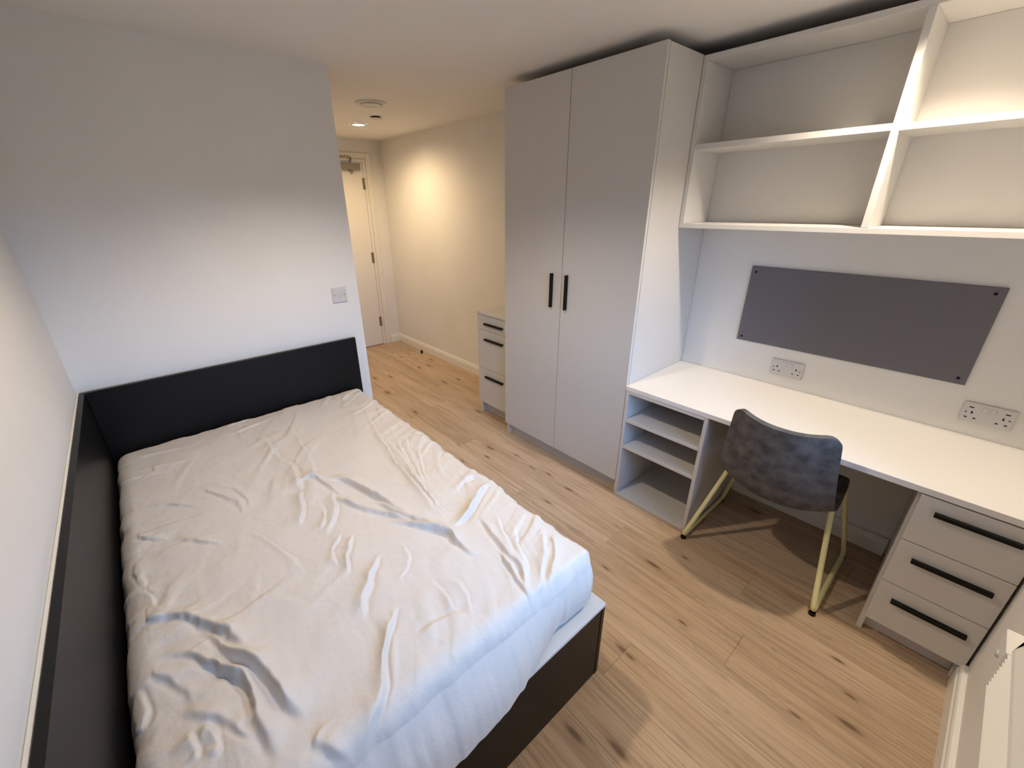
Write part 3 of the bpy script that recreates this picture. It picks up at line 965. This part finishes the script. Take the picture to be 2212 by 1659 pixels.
for i in range(NS - 1):
    for k in range(NT - 1):
        bm.faces.new((rows[i][k], rows[i + 1][k], rows[i + 1][k + 1], rows[i][k + 1]))
bmesh.ops.recalc_face_normals(bm, faces=bm.faces)
shell = mesh_obj('seat_shell', bm, M['leather'], ch, True)
sol = shell.modifiers.new('thickness', 'SOLIDIFY'); sol.thickness = 0.022; sol.offset = 0.0
bv = shell.modifiers.new('round', 'BEVEL'); bv.width = 0.007; bv.segments = 3; bv.limit_method = 'ANGLE'; bv.angle_limit = math.radians(50)
# upholstered seat pad lying in the bucket
bm = bmesh.new()
ring = []
for i in range(22):
    row = []
    u = i / 21
    for k in range(22):
        v = -1 + 2 * k / 21
        x = 2.235 + u * 0.315
        sq = (abs(2 * u - 1) ** 5 + abs(v) ** 5) ** 0.2
        y = CYC + v * 0.178 * (1 - 0.05 * u)
        z = np.interp(x, PP[72:, 0], PP[72:, 1]) + 0.012 + 0.016 * max(0.0, 1 - sq ** 6) + 0.012 * abs(v) ** 2.5 * (1 - u)
        row.append(bm.verts.new((x, y, z)))
    ring.append(row)
for i in range(21):
    for k in range(21):
        bm.faces.new((ring[i][k], ring[i + 1][k], ring[i + 1][k + 1], ring[i][k + 1]))
bmesh.ops.recalc_face_normals(bm, faces=bm.faces)
if sum(f.normal.z for f in bm.faces) < 0:
    bmesh.ops.reverse_faces(bm, faces=bm.faces)
mesh_obj('seat_pad', bm, M['leather_dark'], ch, True)
TR = 0.0105
for s, yf, rx, ff in ((1, -1.806, 2.160, 2.640), (-1, -2.388, 2.140, 2.640)):
    ysr = CYC + s * 0.203
    zb_ = TR + .009
    pts = [(2.42, ysr, 0.437), (2.318, ysr, 0.447), (rx, yf, zb_), (ff, yf, zb_), (2.535, ysr, 0.431), (2.42, ysr, 0.437)]
    bm = bmesh.new()
    add_tube(bm, round_path(pts, 0.035, 8), TR, 16)
    mesh_obj('sled_leg', bm, M['yellow'], ch, True)
    for fx in (rx + .008, ff - .012):
        bm = bmesh.new()
        add_lathe(bm, [(0.0002, 0.0), (0.012, 0.0), (0.0135, 0.003), (0.0125, 0.013), (0.0105, 0.015)], fx, yf, 0.0, 16)
        mesh_obj('foot_cap', bm, M['rubber'], ch, True)
box('under_seat_bracket', 2.29, 2.45, CYC - .11, CYC + .11, 0.396, 0.4045, M['black'], ch, 0.001)

# ------------------------------------------------------------------ wall heater under the window
ht = empty('wall_heater', (1.1, YW + .04, 0.575), 'white slatted wall heater low on the window wall beside the drawer unit', 'heater')
hy0, hy1 = YW + 0.004, YW + 0.062
HX0, HX1 = 0.45, 1.575
box('casing', HX0, HX1 - .012, hy0, hy1 - .002, 0.590, 0.800, M['heater'], ht, 0.002)
bm = bmesh.new()
vs = [(hy1 - .001, .706), (hy1 + .014, .706), (hy1 + .012, .716), (hy1 - .022, .812), (hy0, .816), (hy0, .801), (hy1 - .001, .801)]
e0 = [bm.verts.new((HX0, y, zz)) for y, zz in vs]
e1 = [bm.verts.new((HX1, y, zz)) for y, zz in vs]
for k in range(len(vs)):
    bm.faces.new((e0[k], e0[(k + 1) % len(vs)], e1[(k + 1) % len(vs)], e1[k]))
bm.faces.new(e0); bm.faces.new(list(reversed(e1)))
bmesh.ops.recalc_face_normals(bm, faces=bm.faces)
mesh_obj('fascia', bm, M['heater'], ht)
n = 9
for i in range(n):
    z = 0.578 + i * 0.0132
    bm = bmesh.new()
    zt = z + .0105
    vs = [(hy1 - .001, z), (hy1 + .014, z + .001), (hy1 + .006, zt), (hy1 - .001, zt)]
    e0 = [bm.verts.new((HX0, y, zz)) for y, zz in vs]
    e1 = [bm.verts.new((HX1 + (0.012 if k in (1,) else 0.0), y, zz)) for k, (y, zz) in enumerate(vs)]
    for k in range(4):
        bm.faces.new((e0[k], e0[(k + 1) % 4], e1[(k + 1) % 4], e1[k]))
    bm.faces.new(e0); bm.faces.new(list(reversed(e1)))
    bmesh.ops.recalc_face_normals(bm, faces=bm.faces)
    mesh_obj('slat', bm, M['heater'], ht)
eb_ = box('end_box', HX1 + .055, HX1 + .150, hy0, hy1 + .008, 0.612, 0.655, M['heater'], ht, 0.002)
box('wall_bracket', HX1 - .005, HX1 + .150, hy0, hy1 - .004, 0.578, 0.611, M['plastic'], ht, 0.001)
bm = bmesh.new()
add_lathe(bm, [(0.010, 0.0), (0.010, 0.010), (0.007, 0.012), (0.0002, 0.012)], HX1 + .120, hy1 - .004, 0.594, 18, 'y')
mesh_obj('clip', bm, M['plastic'], ht, True)
